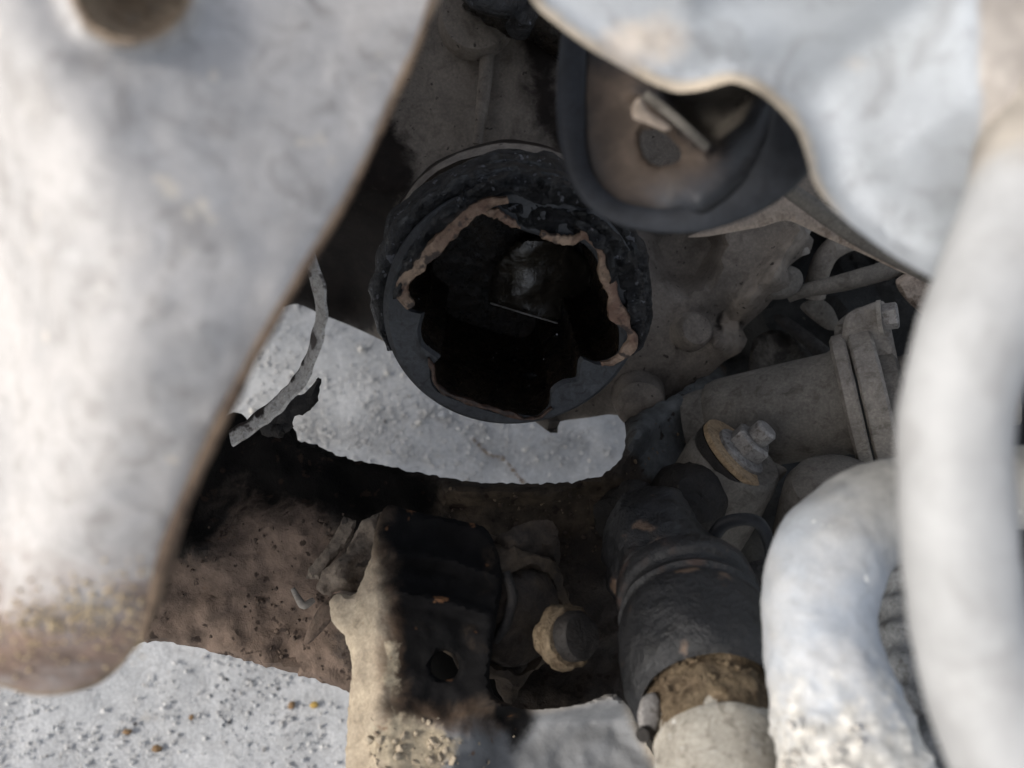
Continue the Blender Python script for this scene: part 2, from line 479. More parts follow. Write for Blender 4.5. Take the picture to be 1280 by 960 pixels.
# ------------------------------------------------------------------ floor
def floor_hit(px, py):
    return on_plane(px, py, Vector((0, 0, 0)), Vector((0, 0, 1)))
def make_floor():
    xs = np.r_[np.linspace(-30, -1, 14), np.linspace(-.9, .9, 170), np.linspace(1, 30, 14)]
    ys = np.r_[np.linspace(-30, -.6, 14), np.linspace(-.5, 1.4, 180), np.linspace(1.5, 60, 14)]
    X, Y = np.meshgrid(xs, ys)
    near = np.exp(-(np.maximum(np.abs(X) - .8, 0) ** 2 + np.maximum(np.abs(Y - .45) - .9, 0) ** 2) * 400)
    P = np.stack([X.ravel(), Y.ravel(), np.zeros(X.size)], 1)
    z = (.0022 * fbmn(P, 9, 3) + .0022 * fbmn(P * [1, 1, 1], 36, 4, 5)) * near.ravel()
    a_ = P[:, 0] * .80 - P[:, 1] * .60; b2_ = P[:, 0] * .60 + P[:, 1] * .80
    Q = np.stack([a_ * .18, b2_, a_ * 0], 1)
    z = z + .0024 * fbmn(Q, 45, 3, 11) * near.ravel()
    P[:, 2] = z - .002
    nx, ny = len(xs), len(ys)
    faces = [(j*nx+i, j*nx+i+1, (j+1)*nx+i+1, (j+1)*nx+i) for j in range(ny-1) for i in range(nx-1)]
    a, b = floor_hit(180, 900), floor_hit(120, 870)
    st = .42 * np.exp(-(((P[:, 0]-a.x)/.05)**2 + ((P[:, 1]-a.y)/.03)**2))
    o = build('concrete_floor', P, faces, m_floor, None, {'stain': st}, sharp=None)
    tag(o, 'rough grey concrete floor strewn with grit below the parts', None, None, 'structure')
make_floor()

def scatter():
    pts, sz = [], []
    a, b = floor_hit(-80, 1000), floor_hit(900, 360)
    lo = (min(a.x, b.x) - .1, min(a.y, b.y) - .05); hi = (max(a.x, b.x) + .12, max(a.y, b.y) + .08)
    while len(pts) < 28000:
        x, y = random.uniform(lo[0], hi[0]), random.uniform(lo[1], hi[1])
        n = mnoise.noise(Vector((x * 9 + y * 5, y * 9 - x * 5, 1))) + .6 * mnoise.noise(Vector((x * 22, y * 22, 4)))
        if random.random() > min(1, max(.06, .28 + n * .9)): continue
        s = .0004 + .0024 * random.random() ** 5 + (.0028 * random.random() if random.random() < .012 else 0)
        pts.append((x, y, s * .45 - .0005)); sz.append(s)
    h = 17000; k_ = 27300
    o = lumps('grit', pts[:h], sz[:h], m_grit, None, .75)
    tag(o, 'fine pale grit scattered over the concrete floor', None, None, 'stuff')
    o = lumps('grit', pts[h:k_], sz[h:k_], m_floor, None, .75)
    tag(o, 'darker grey grit scattered over the concrete floor', None, None, 'stuff')
    o = lumps('grit', pts[k_:], sz[k_:], M('dark_grit', (.10, .095, .10), (.05, .045, .045), sc=90), None, .75)
    tag(o, 'sparse dark specks of grit on the concrete floor', None, None, 'stuff')
    # raised broken crust below the hanging steel band
    cp, cs = [], []
    for i in range(420):
        t = .62 * random.random() ** 1.5; u = random.gauss(0, 22)
        p = floor_hit(372 + t * 300 + u * .3, 536 + t * 72 - abs(random.gauss(0, 20)) + 6)
        s = random.uniform(.0006, .0018) * (1 - .4 * t)
        cp.append((p.x, p.y, random.uniform(0, .0025) * (1 - t))); cs.append(s)
    for i in range(2600):
        x, y = random.gauss(430, 95), random.gauss(505, 50)
        if mnoise.noise(Vector((x * .02, y * .03, 2))) < -.12: continue
        p = floor_hit(x, y); s = .0005 + .0019 * random.random() ** 3
        cp.append((p.x, p.y, s * .4)); cs.append(s)
    tag(lumps('broken_concrete_crust', cp, cs, m_grit, None, .8), 'crumbled grey concrete crust along the edge of the gap', None, None, 'stuff')
    kp, ks = [], []
    for i in range(120):
        t = i / 119
        p = floor_hit(592 + t * 76 + random.gauss(0, 1.2), 548 + t * 62 + 4 * math.sin(t * 9) + random.gauss(0, 1.2))
        kp.append((p.x, p.y, -.0006)); ks.append(random.uniform(.0008, .0014))
    tag(lumps('crack_debris', kp, ks, m_clod, None, .5), 'dark dirt lying along a crack in the concrete', None, None, 'stuff')
scatter()

def pebble(px, py, r, mat, name, label, group=None, flat=.7):
    p = floor_hit(px, py)
    v = ICO_V.copy()
    bm = bmesh.new(); bmesh.ops.create_icosphere(bm, subdivisions=2, radius=1)
    s = random.random() * 50
    V = []
    sx, sy = random.uniform(.8, 1.3), random.uniform(.7, 1.1)
    for q in bm.verts:
        c = q.co.copy(); c *= 1 + .35 * mnoise.noise(c * 1.6 + Vector((s, 0, 0)))
        V.append((p.x + c.x * r * sx, p.y + c.y * r * sy, r * flat * .8 + c.z * r * flat))
    Fc = [tuple(x.index for x in f.verts) for f in bm.faces]; bm.free()
    o = build(name, V, Fc, mat, None, smooth=False)
    return tag(o, label, 'stone' if mat is m_pebble else 'clod', group)
pebble(524, 529, .0042, m_pebble, 'pebble', 'cream chip of stone on concrete just below the cup, right of the crumbled edge', 'pebbles on the floor')
pebble(504, 469, .0030, m_pebble, 'pebble', 'pale stone closest to the left rim of the round cup', 'pebbles on the floor')
pebble(484, 467, .0030, m_pebble, 'pebble', 'flat pale stone just left of the stone at the cup rim', 'pebbles on the floor')
pebble(452, 437, .0042, m_pebble, 'pebble', 'grey stone in a hollow high in the floor gap', 'pebbles on the floor', .6)
pebble(317, 515, .0052, m_pebble, 'pebble', 'white stone between the light grey panel and the steel band', 'pebbles on the floor')
pebble(656, 563, .0027, m_pebble, 'pebble', 'bright little stone right of the crack below the cup', 'pebbles on the floor')
pebble(737, 576, .0024, m_pebble, 'pebble', 'bright little stone at the right end of the floor gap', 'pebbles on the floor')
pebble(160, 915, .0036, m_clod, 'dirt_clod', 'small orange brown clod alone on the bright lower floor', 'clods on the floor')
pebble(197, 936, .0038, m_clod, 'dirt_clod', 'brown clod lowest on the bright lower floor', 'clods on the floor')
pebble(365, 882, .0034, m_clod, 'dirt_clod', 'dark brown clod beside the yellow crumb near the beige arm', 'clods on the floor')
pebble(393, 882, .0032, M('yellow_clod', (.55, .38, .10), (.3, .18, .06), sc=200, rough=.9), 'dirt_clod', 'yellow crumb of mud nearest the beige arm', 'clods on the floor')
pebble(240, 897, .0027, m_clod, 'dirt_clod', 'thin brown clod in the middle of the bright lower floor', 'clods on the floor')

# ------------------------------------------------------------------ gearbox casing
def clamp_fine(x0, y0, x1, y1):
    return lambda P: (P[:, 0] > x0) & (P[:, 0] < x1) & (P[:, 1] > y0) & (P[:, 1] < y1)

CASE = [(-700, -700), (-700, 200), (150, 330), (300, 380), (345, 384), (372, 380), (400, 392), (440, 408), (485, 430), (540, 470), (600, 500), (650, 515), (688, 541), (697, 541), (700, 527), (735, 522), (762, 518), (780, 521), (800, 528), (820, 520),
        (850, 498), (880, 475), (905, 452), (926, 440), (934, 424), (928, 412), (940, 400), (958, 384), (968, 372), (986, 366), (992, 352), (984, 336), (1000, 322), (1014, 312), (1017, 300), (1004, 284), (1010, 270), (1060, 230), (1100, 180), (1300, 100), (1500, -700)]
def case_depth(P):
    x, y = P[:, 0], P[:, 1]
    d = .455 - .00004 * (x - 640) + .00006 * (y - 300)
    d = d + .016 * np.exp(-(((x - 572) / 16) ** 2 + ((y - 100) / 80) ** 2)) * 0
    # right web: sunken pocket, raised ridge down its right border
    pk = poly_mask([(812, 255), (812, 310), (826, 345), (855, 361), (884, 347), (897, 310), (900, 255)], 9)(P)
    d = d + .026 * pk
    d = d - .012 * np.exp(-(seg_dist(P, [(1000, 288), (968, 335), (945, 365), (912, 400), (898, 428)], False) / 13) ** 2)
    d = d + .018 * gauss(P, 912, 400, 22, 18)
    d = d - .012 * gauss(P, 975, 352, 18, 20)
    d = d + .012 * sstep(430, 520, y) * (x > 690)
    d = d - .010 * gauss(P, 800, 505, 22, 18)
    d = d + .05 * sstep(560, 430, x) * sstep(230, 380, y)
    return d
gear = thing('gearbox_casing', at(640, 150, .46), 'dusty taupe cast gearbox casing behind the round dark cup', 'gearbox')
oilp = poly_mask([(430, 150), (470, 130), (520, 190), (510, 290), (470, 420), (330, 400), (380, 300)], 60)
oilq = poly_mask([(630, -60), (720, -60), (720, 190), (690, 210), (640, 120)], 50)
casting('body', CASE, case_depth, .05, m_case, gear, step=11, rnd=9, amp=.0013, nsc=36,
        masks={'oil_shade': lambda P: np.maximum(np.maximum(oilp(P), .75 * oilq(P)), .9 * gauss(P, 912, 402, 26, 20)),
               'dust_gleam': lambda P: np.clip(.75 * np.exp(-(seg_dist(P, [(1005, 285), (968, 335), (945, 365), (912, 395), (915, 440)], False) / 16) ** 2) + .35 * gauss(P, 560, 110, 60, 90), 0, 1)},
        fine=clamp_fine(300, -60, 1100, 570))
lathe('round_boss', at(596, 28, .442), vdir(.05, -.10, 1), [(-.01, .022), (.010, .0205), (.014, .0185), (.0145, .0001)], m_case, gear, amp=.0006)
lathe('small_boss', at(866, 413, .449), vdir(.1, .05, 1), [(-.012, .0125), (.006, .0095), (.0075, .008), (.008, .0001)], m_case, gear, amp=.0004)
tube('rib', [(612, 45, .440, 9), (607, 90, .438, 9), (602, 140, .438, 8), (597, 180, .440, 6)], m_case, gear, n=24, seg=14, amp=.0005)
tube('edge_flange', [(1010, 284, .445, 8), (1000, 300, .443, 10), (1004, 318, .445, 8)], m_lcast, gear, n=20, seg=12, amp=.0012)
casting('mounting_lug', [(960, 348), (984, 332), (1000, 338), (1004, 352), (996, 366), (978, 374), (958, 372)], lambda P: .438 + 0 * P[:, 0], .02, m_cast, gear, step=6, rnd=8, amp=.001)
lathe('drain_tab', at(800, 505, .452), vdir(-.1, -.3, 1), [(-.02, .016), (.004, .014), (.006, .011), (.006, .0001)], m_case, gear, amp=.001)

# greasy fitting at the top
fit = thing('greasy_fitting', at(640, 10, .43), 'black greasy fitting at the top edge above the rib', 'fitting')
tube('body', [(600, -30, .42, 40), (640, 0, .425, 38), (680, 20, .43, 34), (720, 60, .44, 25)], m_grease, fit, n=30, seg=20, amp=.004, nsc=70)
tube('hose_stub', [(570, -30, .415, 14), (600, 2, .40, 13), (640, 8, .40, 12), (668, -30, .405, 12)], m_rubber, fit, n=30, seg=14, amp=.0008)
lathe('wet_nipple', at(655, 22, .405), vdir(.3, .1, 1), [(-.01, .007), (.004, .006), (.006, .003), (.007, .0001)], m_rubber, fit, seg=16, amp=.001)

# ------------------------------------------------------------------ cup of the driveshaft joint
NC = vdir(.05, -.50, .865)                 # cup axis, pointing out of the mouth
C0 = at(643, 396, .345)
RC = .0560
cup = thing('driveshaft_joint_cup', C0, 'open round dark steel joint cup with three lobed greasy bore and torn boot', 'joint cup')
lobe = [(512, 386), (524, 391), (531, 392), (526, 412), (530, 430), (551, 447), (541, 456), (543, 478), (558, 491), (615, 511), (667, 522), (686, 508), (689, 487), (704, 476), (720, 473), (722, 458), (726, 447), (746, 454), (772, 443), (774, 412), (764, 395), (761, 369), (746, 325), (724, 303), (685, 299), (650, 288), (628, 277), (593, 266), (571, 288), (545, 312), (514, 351), (507, 369)]
lob3 = [on_plane(x, y, C0, NC) for x, y in smooth_closed(lobe, 5)]
ca, cb = basis(NC)
def polar(p):
    v = p - C0; return math.atan2(v.dot(cb), v.dot(ca)), v.length
nl = len(lob3)
# front face ring between outer circle and lobed mouth, bore walls and floor
V, Fc = [], []
angs = [polar(p)[0] for p in lob3]
ring_r = [RC * .93, RC, RC * 1.0]
for j, p in enumerate(lob3): V.append(p - NC * .0015)                        # 0 mouth edge (slightly in)
for j, p in enumerate(lob3):
    d = (p - C0); V.append(p + d.normalized() * .0016 + NC * .0004)          # 1 chamfer
for j, p in enumerate(lob3):
    a = angs[j]; V.append(C0 + (ca * math.cos(a) + cb * math.sin(a)) * RC * .955 + NC * .0004)
for j, p in enumerate(lob3):
    a = angs[j]; V.append(C0 + (ca * math.cos(a) + cb * math.sin(a)) * RC - NC * .0022)
for j, p in enumerate(lob3):
    a = angs[j]; V.append(C0 + (ca * math.cos(a) + cb * math.sin(a)) * RC * .985 - NC * .035)
for j, p in enumerate(lob3):
    a = angs[j]; V.append(C0 + (ca * math.cos(a) + cb * math.sin(a)) * RC * .86 - NC * .084)
for j, p in enumerate(lob3):
    a = angs[j]; V.append(C0 + (ca * math.cos(a) + cb * math.sin(a)) * RC * .50 - NC * .091)
for k in range(6):
    for j in range(nl):
        j2 = (j + 1) % nl
        Fc.append((k*nl+j, k*nl+j2, (k+1)*nl+j2, (k+1)*nl+j))
build('shell', V, Fc, m_cup, cup, sharp=35)
V, Fc = [], []
NB = 10; DEP = .076
for k in range(NB + 1):
    t = k / NB
    for p in lob3:
        d = p - C0
        q = C0 + d * (1 - .06 * t) - NC * (.0015 + DEP * t)
        q = q + (-d.normalized()) * .0012 * mnoise.noise(q * 120) * min(1, t * 4)
        V.append(q)
for k in range(NB):
    for j in range(nl):
        j2 = (j + 1) % nl
        Fc.append((k*nl+j, k*nl+j2, (k+1)*nl+j2, (k+1)*nl+j))
build('bore', V, Fc, m_grease, cup, sharp=60)
V = [C0 + (p - C0) * .96 - NC * (DEP + .0005) for p in lob3]
nr = 7; fv = []
for k in range(nr):
    s = 1 - k / nr
    for p in V:
        q = (C0 - NC * DEP) + (p - (C0 - NC * DEP)) * s
        fv.append(q + NC * .0018 * mnoise.noise(q * 160))
fv.append(C0 - NC * DEP)
Fc = []
for k in range(nr - 1):
    for j in range(nl):
        j2 = (j + 1) % nl; Fc.append((k*nl+j, k*nl+j2, (k+1)*nl+j2, (k+1)*nl+j))
for j in range(nl): Fc.append(((nr-1)*nl+j, (nr-1)*nl+(j+1) % nl, nr*nl))
build('bore_floor', fv, Fc, m_grease, cup, sharp=60)
# greasy shaft stub standing on the bore floor: block with a bright lower edge
sb = [(611, 378), (640, 388), (697, 404), (716, 392), (742, 365), (738, 330), (705, 303), (668, 298), (640, 306), (618, 335)]
bd = lambda P: .392 + .00026 * (P[:, 1] - 350) + .0012 * np.sin(P[:, 1] * .13 + P[:, 0] * .05) + .018 * (np.abs(P[:, 0] - 658) / 60) ** 1.6
casting('grease_lump', sb, bd, .02, m_greasef, cup, step=4, rnd=4, amp=.0010, nsc=90)
tube('worn_edge', [(613, 379, .404, 1.0), (640, 387, .401, 1.3), (670, 396, .402, 1.3), (697, 404, .406, 1.0)], m_bolt, cup, n=20, seg=8, amp=.0003, nsc=300)
m_wet = M('wet_grease_bead', (.012, .010, .008), (.02, .017, .013), rough=.08, rvar=.03, spec=1.0, bump=.1, wear=.0)
wp, ws = [], []
for i in range(60):
    p = random.choice(lob3)
    if random.random() < .6: p = on_plane(random.uniform(560, 690), 515, C0, NC); 
    t = random.uniform(.12, .8); d = p - C0
    wp.append(C0 + d * (1 - .06 * t) * .985 - NC * (.0015 + DEP * t)); ws.append(.0004 + .0011 * random.random() ** 3)
lumps('grease_beads', wp, ws, m_wet, cup)
# hub behind the cup

lathe('hub', C0 - NC * .046, NC, [(-.014, .0606), (-.008, .0610), (-.003, .0608), (0, .0596), (-.002, .0560), (-.012, .050)], m_case, gear, seg=72, sub=2, amp=.0014, nsc=40, closed=True, masks={'oil_shade': lambda s, th: .62 if s < -.006 else .35, 'dust_gleam': lambda s, th: .46 * (s > -.009) * float(np.clip((ca * math.cos(th) + cb * math.sin(th)).dot(UP - RT * .35) * 2 - .9, 0, 1))})  # pale crescent paints a gleam on the upper rim
lathe('shield_ring', C0 - NC * .040, NC, [(-.010, .052), (-.004, .0570), (.004, .0580), (.008, .056), (.008, .050)], m_rubber, cup, seg=72, closed=True, amp=.0014)
# torn boot: ragged rubber rings round the upper half of the mouth
def arc(r, s, a0, a1, n=40, f=None):
    out = []
    e1 = (RT - NC * RT.dot(NC)).normalized(); e2 = NC.cross(e1)
    for i in range(n):
        a = R(a0 + (a1 - a0) * i / (n - 1)); rr = r * (1 + (f(i / (n - 1)) if f else 0))
        out.append(tuple(C0 + (e1 * math.cos(a) + e2 * math.sin(a)) * rr - NC * s) + (0,))
    return [o[:3] + (1,) for o in out]
def rag(seed, amt): return lambda t: amt * (mnoise.noise(Vector((t * 9, seed, 0))) + .5 * mnoise.noise(Vector((t * 30, seed, 3))))
b1 = [(x, y, z, .0050 + .0022 * mnoise.noise(Vector((i * .35, 0, 0)))) for i, (x, y, z, _) in enumerate(arc(.0570, .012, -25, 200, 46, rag(1, .025)))]
tube('torn_boot', b1, m_rubber, cup, n=110, seg=18, amp=.0022, nsc=60, px=False)
b2 = [(x, y, z, .0070 + .002 * mnoise.noise(Vector((i * .3, 5, 0)))) for i, (x, y, z, _) in enumerate(arc(.0555, .030, 10, 178, 40, rag(3, .03)))]
tube('boot_fold', b2, m_rubber, cup, n=90, seg=18, amp=.0020, nsc=50, px=False)
def plane_depth(lift):
    o = C0 + NC * lift
    def f(P):
        out = []
        for (x, y) in P:
            r_ = FW + RT * ((x - W / 2) / F) + UP * ((H / 2 - y) / F)
            out.append((o - CAM).dot(NC) / r_.dot(NC))
        return np.array(out)
    return f
casting('boot_flap', [(490, 372), (498, 345), (518, 302), (556, 258), (596, 232), (640, 212), (690, 220), (728, 238), (742, 262), (712, 256), (676, 256), (650, 246), (632, 240), (612, 247), (586, 262), (560, 284), (534, 314), (510, 348), (502, 372)], plane_depth(.005), .009, m_rubber, cup, step=4, rnd=9, amp=.0045, nsc=110, jag=3.5)
casting('boot_flap', [(716, 262), (750, 272), (784, 306), (803, 345), (808, 392), (803, 428), (792, 418), (784, 400), (776, 366), (766, 334), (750, 304), (728, 286)], plane_depth(.003), .009, m_rubber, cup, step=4, rnd=9, amp=.0042, nsc=115, jag=3.5)
casting('boot_shred', [(626, 250), (660, 254), (700, 258), (736, 266), (744, 290), (722, 294), (704, 286), (690, 296), (672, 290), (654, 284), (640, 270), (628, 264)], plane_depth(.002), .006, m_rubber, cup, step=4, rnd=7, amp=.0040, nsc=120, jag=4)
def torn(name, pts, wpx, mat, lift=.004, n=50, amp=.0009):
    path = []
    for (x, y) in pts:
        q = on_plane(x, y, C0 + NC * lift, NC); path.append(tuple(q) + (1,))
    return ribbon(name, path, m(wpx, .34), m(5, .34), mat, cup, n=n, amp=amp, nsc=260, px=False, nrm=NC, wfn=lambda t: (.5 + .45 * math.sin(math.pi * min(1, t * 1.05)) ** .5) * (1 + .8 * mnoise.noise(Vector((t * 8, wpx, 1))) + .15 * mnoise.noise(Vector((t * 31, wpx, 7)))))
torn('torn_boot_edge', [(514, 384), (502, 366), (506, 350), (520, 334), (542, 312), (566, 286), (590, 265), (612, 254), (634, 249)], 20, m_tan)
torn('torn_boot_edge', [(604, 264), (622, 268), (636, 276), (650, 284)], 11, m_tan, .003, 24)
torn('torn_boot_edge', [(676, 292), (694, 298), (712, 301), (734, 292)], 13, m_tan, .003, 26)
torn('torn_boot_edge', [(728, 286), (748, 306), (757, 334), (764, 362), (771, 390), (784, 408), (791, 424), (783, 440), (766, 452), (752, 455)], 19, m_tan)
torn('torn_boot_edge', [(722, 280), (744, 296), (760, 316), (768, 350)], 14, m_rubber, .0055, 30, .0026)
torn('rusty_lip', [(536, 448), (541, 462), (545, 480), (560, 493), (590, 504), (620, 513), (652, 522), (674, 521), (690, 510)], 7, m_rust, .0015, 50, .0009)

# ------------------------------------------------------------------ dangling steel band
band = ribbon('boot_clamp_band', [(384, 318, .315), (396, 355, .318), (401, 392, .322), (393, 432, .328), (377, 470, .335), (352, 500, .340), (320, 527, .345), (288, 548, .348)], 24, 4, m_band, None, n=90, amp=.0009, nsc=160,
              nrm=vdir(-.55, .2, .8), masks={'oil_shade': lambda t, u: np.clip(.08 + .22 * (t > .8) + .55 * u * (t > .35) + .25 * (t > .42) * (mnoise.noise(Vector((t * 14, 0, 0))) > .1), 0, 1)})
tag(band, 'curved scaly steel clamp band hanging in the gap left of the cup', 'clamp band')
clumpA = casting('dirt_clump', [(352, 500), (380, 492), (398, 470), (400, 488), (392, 508), (372, 520), (362, 540), (340, 548), (325, 536)], lambda P: .362 + 0 * P[:, 0], .012, m_dark, None, step=6, rnd=7, amp=.004, nsc=120, jag=5)
tag(clumpA, 'black clump of greasy dirt clinging under the steel band', 'dirt clump')

# ------------------------------------------------------------------ crossmember
XM = [(-200, 800), (-200, 620), (120, 600), (230, 550), (285, 518), (305, 519), (316, 534), (345, 538), (362, 530), (374, 549), (396, 557), (432, 572), (470, 580), (520, 590), (570, 599), (620, 604), (680, 604), (730, 600), (758, 590), (776, 573), (783, 548), (782, 526), (800, 516), (850, 490), (880, 468), (903, 452), (915, 500), (905, 560), (890, 640), (900, 720),
      (880, 800), (850, 890), (800, 960), (560, 960), (470, 900), (436, 866), (400, 852), (340, 834), (290, 822), (240, 808), (205, 802), (180, 803), (150, 812), (60, 815)]
def xm_depth(P):
    x, y = P[:, 0], P[:, 1]
    d = .415 - .00020 * (y - 560)                                  # top flange leans towards us going down
    d = d + .00018 * np.maximum(y - 700, 0) * (x < 480)            # lower face turns away
    d = d - .012 * np.exp(-(seg_dist(P, [(250, 690), (330, 660), (420, 650)], False) / 30) ** 2)
    d = d + .010 * gauss(P, 270, 640, 50, 40)
    d = d + .03 * sstep(760, 900, x)
    d = d - .010 * np.exp(-(seg_dist(P, [(560, 612), (680, 617), (770, 590), (800, 540), (860, 500)], False) / 14) ** 2)
    d = d + .016 * gauss(P, 690, 680, 50, 40)
    return d
rustm = poly_mask([(150, 690), (260, 690), (330, 640), (400, 680), (420, 740), (450, 880), (150, 830)], 60)
rust2 = poly_mask([(290, 600), (380, 590), (430, 640), (400, 700), (330, 700)], 60)
greym = poly_mask([(780, 560), (800, 510), (900, 450), (915, 520), (890, 640), (830, 620)], 40)
mudm = poly_mask([(560, 606), (690, 606), (770, 585), (850, 580), (800, 640), (640, 690), (540, 640)], 40)
oilx = poly_mask([(200, 500), (400, 540), (560, 600), (540, 660), (380, 620), (290, 590), (240, 660), (180, 640)], 50)
xm = thing('crossmember', at(450, 700, .40), 'rusty mud caked steel crossmember below the round cup', 'crossmember')
casting('beam', XM, xm_depth, .045, m_cross, xm, step=7, rnd=9, amp=.0050, nsc=48, jag=3.0,
        masks={'rust': lambda P: np.clip(rustm(P) + .45 * rust2(P), 0, 1), 'orange': lambda P: .22 * rustm(P) + .22 * gauss(P, 270, 665, 60, 30), 'grey': greym, 'mud': lambda P: mudm(P) * (1 - .9 * greym(P)), 'oil_shade': lambda P: np.clip(oilx(P) + .22 * (P[:, 0] < 460), 0, 1)},
        fine=clamp_fine(150, 480, 920, 900))
cp, cs = [], []
for i in range(260):
    if random.random() < .45: x, y = random.uniform(560, 790), random.uniform(606, 700)
    else: x, y = random.uniform(200, 440), random.uniform(640, 840)
    d = float(xm_depth(np.array([[x, y]]))[0])
    if not inside(np.array([[x, y]]), XM)[0] or seg_dist(np.array([[x, y]]), XM)[0] < 14: continue
    cp.append(at(x, y, d + .0005)); cs.append(random.uniform(.0005, .0017))
lumps('mud_crumbs', cp, cs, M('mud_crumb', (.13, .092, .068), (.075, .055, .042), sc=120, rough=.95, bump=.8), xm)
cp, cs = [], []
for i in range(110):
    t = random.random()
    x, y = (random.gauss(665, 60), random.gauss(640, 24)) if t < .5 else (random.gauss(800, 40), random.gauss(560, 25))
    if not inside(np.array([[x, y]]), XM)[0] or seg_dist(np.array([[x, y]]), XM)[0] < 10: continue
    d = float(xm_depth(np.array([[x, y]]))[0])
    cp.append(at(x, y, d + .0005)); cs.append(.0003 + .0013 * random.random() ** 3)
lumps('sand_crumbs', cp, cs, M('tan_crumb', (.22, .165, .11), (.13, .10, .07), sc=120, rough=.95), xm)
# pinched tabs on the beam
casting('folded_tab', [(430, 646), (446, 650), (440, 672), (412, 706), (399, 725), (382, 723), (386, 711), (414, 676)], lambda P: .350 - .0001 * (P[:, 1] - 640), .006, m_tab, xm, step=4, rnd=3, amp=.0012, nsc=120, jag=1.5, sharp_outline=True)
casting('folded_tab', [(452, 650), (478, 640), (474, 690), (460, 728), (448, 742), (424, 738), (412, 746), (395, 738), (402, 714), (432, 690)], lambda P: .342 - .0001 * (P[:, 1] - 640) - .006 * gauss(P, 428, 712, 22), .012, m_tab, xm, step=4, rnd=4, amp=.0024, nsc=130, jag=2, sharp_outline=True)
tube('bent_clip', [(366, 736, .345, 3), (374, 750, .343, 4.5), (380, 757, .342, 5), (392, 750, .345, 3.5)], m_lcast, xm, n=16, seg=10)
casting('folded_tab', [(400, 758), (420, 742), (418, 770), (392, 800), (380, 806), (384, 788)], lambda P: .35 + 0 * P[:, 0], .006, m_cross, xm, step=5, rnd=5, amp=.001, masks={'rust': lambda P: 0 * P[:, 0] + .6})

# ------------------------------------------------------------------ control arm
ARM = [(412, 752), (424, 742), (444, 742), (462, 700), (472, 652), (486, 632), (520, 640), (570, 650), (606, 660), (622, 690), (628, 730), (618, 790), (612, 850), (622, 872), (650, 886), (690, 886), (730, 880), (770, 868), (810, 920), (850, 1010), (870, 1150), (434, 1150), (432, 960), (436, 880), (440, 830), (430, 795), (416, 778)]
hole = [(556 + 18 * math.cos(a), 832 + 18 * math.sin(a)) for a in np.linspace(0, 2 * math.pi, 13)[:-1]]
def arm_depth(P):
    x, y = P[:, 0], P[:, 1]
    d = .325 - .00016 * (y - 640) + .00012 * np.maximum(470 - x, 0)
    d = d - .004 * np.exp(-((x - 478 - .02 * (y - 700)) / 32) ** 2)
    d = d + .016 * sstep(875, 905, y) * sstep(560, 640, x)
    d = d + .006 * gauss(P, 560, 690, 50, 30) - .006 * np.exp(-(seg_dist(P, [(495, 690), (560, 700), (620, 720)], False) / 9) ** 2) - .005 * np.exp(-(seg_dist(P, [(500, 740), (560, 752), (610, 770)], False) / 8) ** 2)
    return d
oil_shade_arm = poly_mask([(470, 600), (650, 610), (650, 790), (640, 890), (560, 900), (500, 892), (490, 860), (494, 760), (476, 690)], 50)  # oily stain, blackened further to stand in for weak light on it
oilb = poly_mask([(610, 870), (660, 880), (668, 900), (640, 940), (630, 915), (615, 905)], 16)
greya = poly_mask([(540, 892), (700, 880), (780, 860), (900, 1160), (560, 1160)], 60)
arm = thing('control_arm', at(540, 900, .30), 'beige pressed steel arm with oily, shade-blackened stain and round hole', 'control arm')
casting('plate', ARM, arm_depth, .02, m_arm, arm, step=5, rnd=7, holes=[hole], amp=.0022, nsc=70, jag=1.5,
        masks={'oil_shade': lambda P: np.maximum(oil_shade_arm(P), .9 * oilb(P)), 'brown': lambda P: np.clip(oil_shade_arm(P) * 1.5 - .1, 0, .75), 'mud': lambda P: oil_shade_arm(P) * (.16 + .26 * sstep(560, 640, P[:, 0])), 'grey': greya, 'crust': lambda P: np.clip(.85 * gauss(P, 520, 935, 70, 40) + .6 * gauss(P, 490, 830, 20, 60), 0, 1)})
casting('hole_shade_sheet', [(500, 770), (620, 770), (620, 890), (500, 890)], lambda P: .345 + 0 * P[:, 0], .01, M('hole_shade_black', (.003, .003, .003), (.004, .004, .004), spec=.05, wear=.0, bump=.1), arm, step=12, rnd=0)  # added near black sheet paints the shade inside the hole
cp, cs = [], []
for i in range(160):
    x, y = random.gauss(515, 50), random.gauss(945, 22)
    if x < 440: continue
    cp.append(at(x, y, float(arm_depth(np.array([[x, y]]))[0]))); cs.append(.0003 + .0019 * random.random() ** 3)
lumps('mud_crumbs', cp, cs, m_arm, arm)

# bushing with its bolt
bus = thing('bushing', at(690, 790, .31), 'grimy round bushing with sand ringed bolt head, right of the holed arm', 'bushing')
BAX = vdir(.62, -.12, .77)
BO = at(680, 790, .315)
lathe('sleeve', BO - BAX * .030, BAX, [(-.02, .026), (0, .0275), (.008, .0278), (.012, .0275), (.016, .026), (.0165, .022), (.012, .0205), (.012, .0001)], m_cross, bus, seg=72, sub=2, amp=.0042, nsc=75, masks={'mud': lambda s, th: .55})
lathe('rubber_core', BO - BAX * .020, BAX, [(-.004, .0205), (.005, .0200), (.010, .0175), (.012, .014), (.012, .0001)], m_cross, bus, seg=44, amp=.0018, nsc=120, masks={'mud': lambda s, th: .45, 'oil_shade': lambda s, th: .35})
BB = at(729, 795, .300)
BX2 = vdir(.60, .26, .76)
lathe('bolt_head', BB - BX2 * .014, BX2, [(0, .0094), (.0115, .0092), (.0135, .0082), (.0138, .006), (.0135, .0001)], m_dark, bus, seg=32, amp=.0007, nsc=200)
a_, b_ = basis(BX2)
ring = []
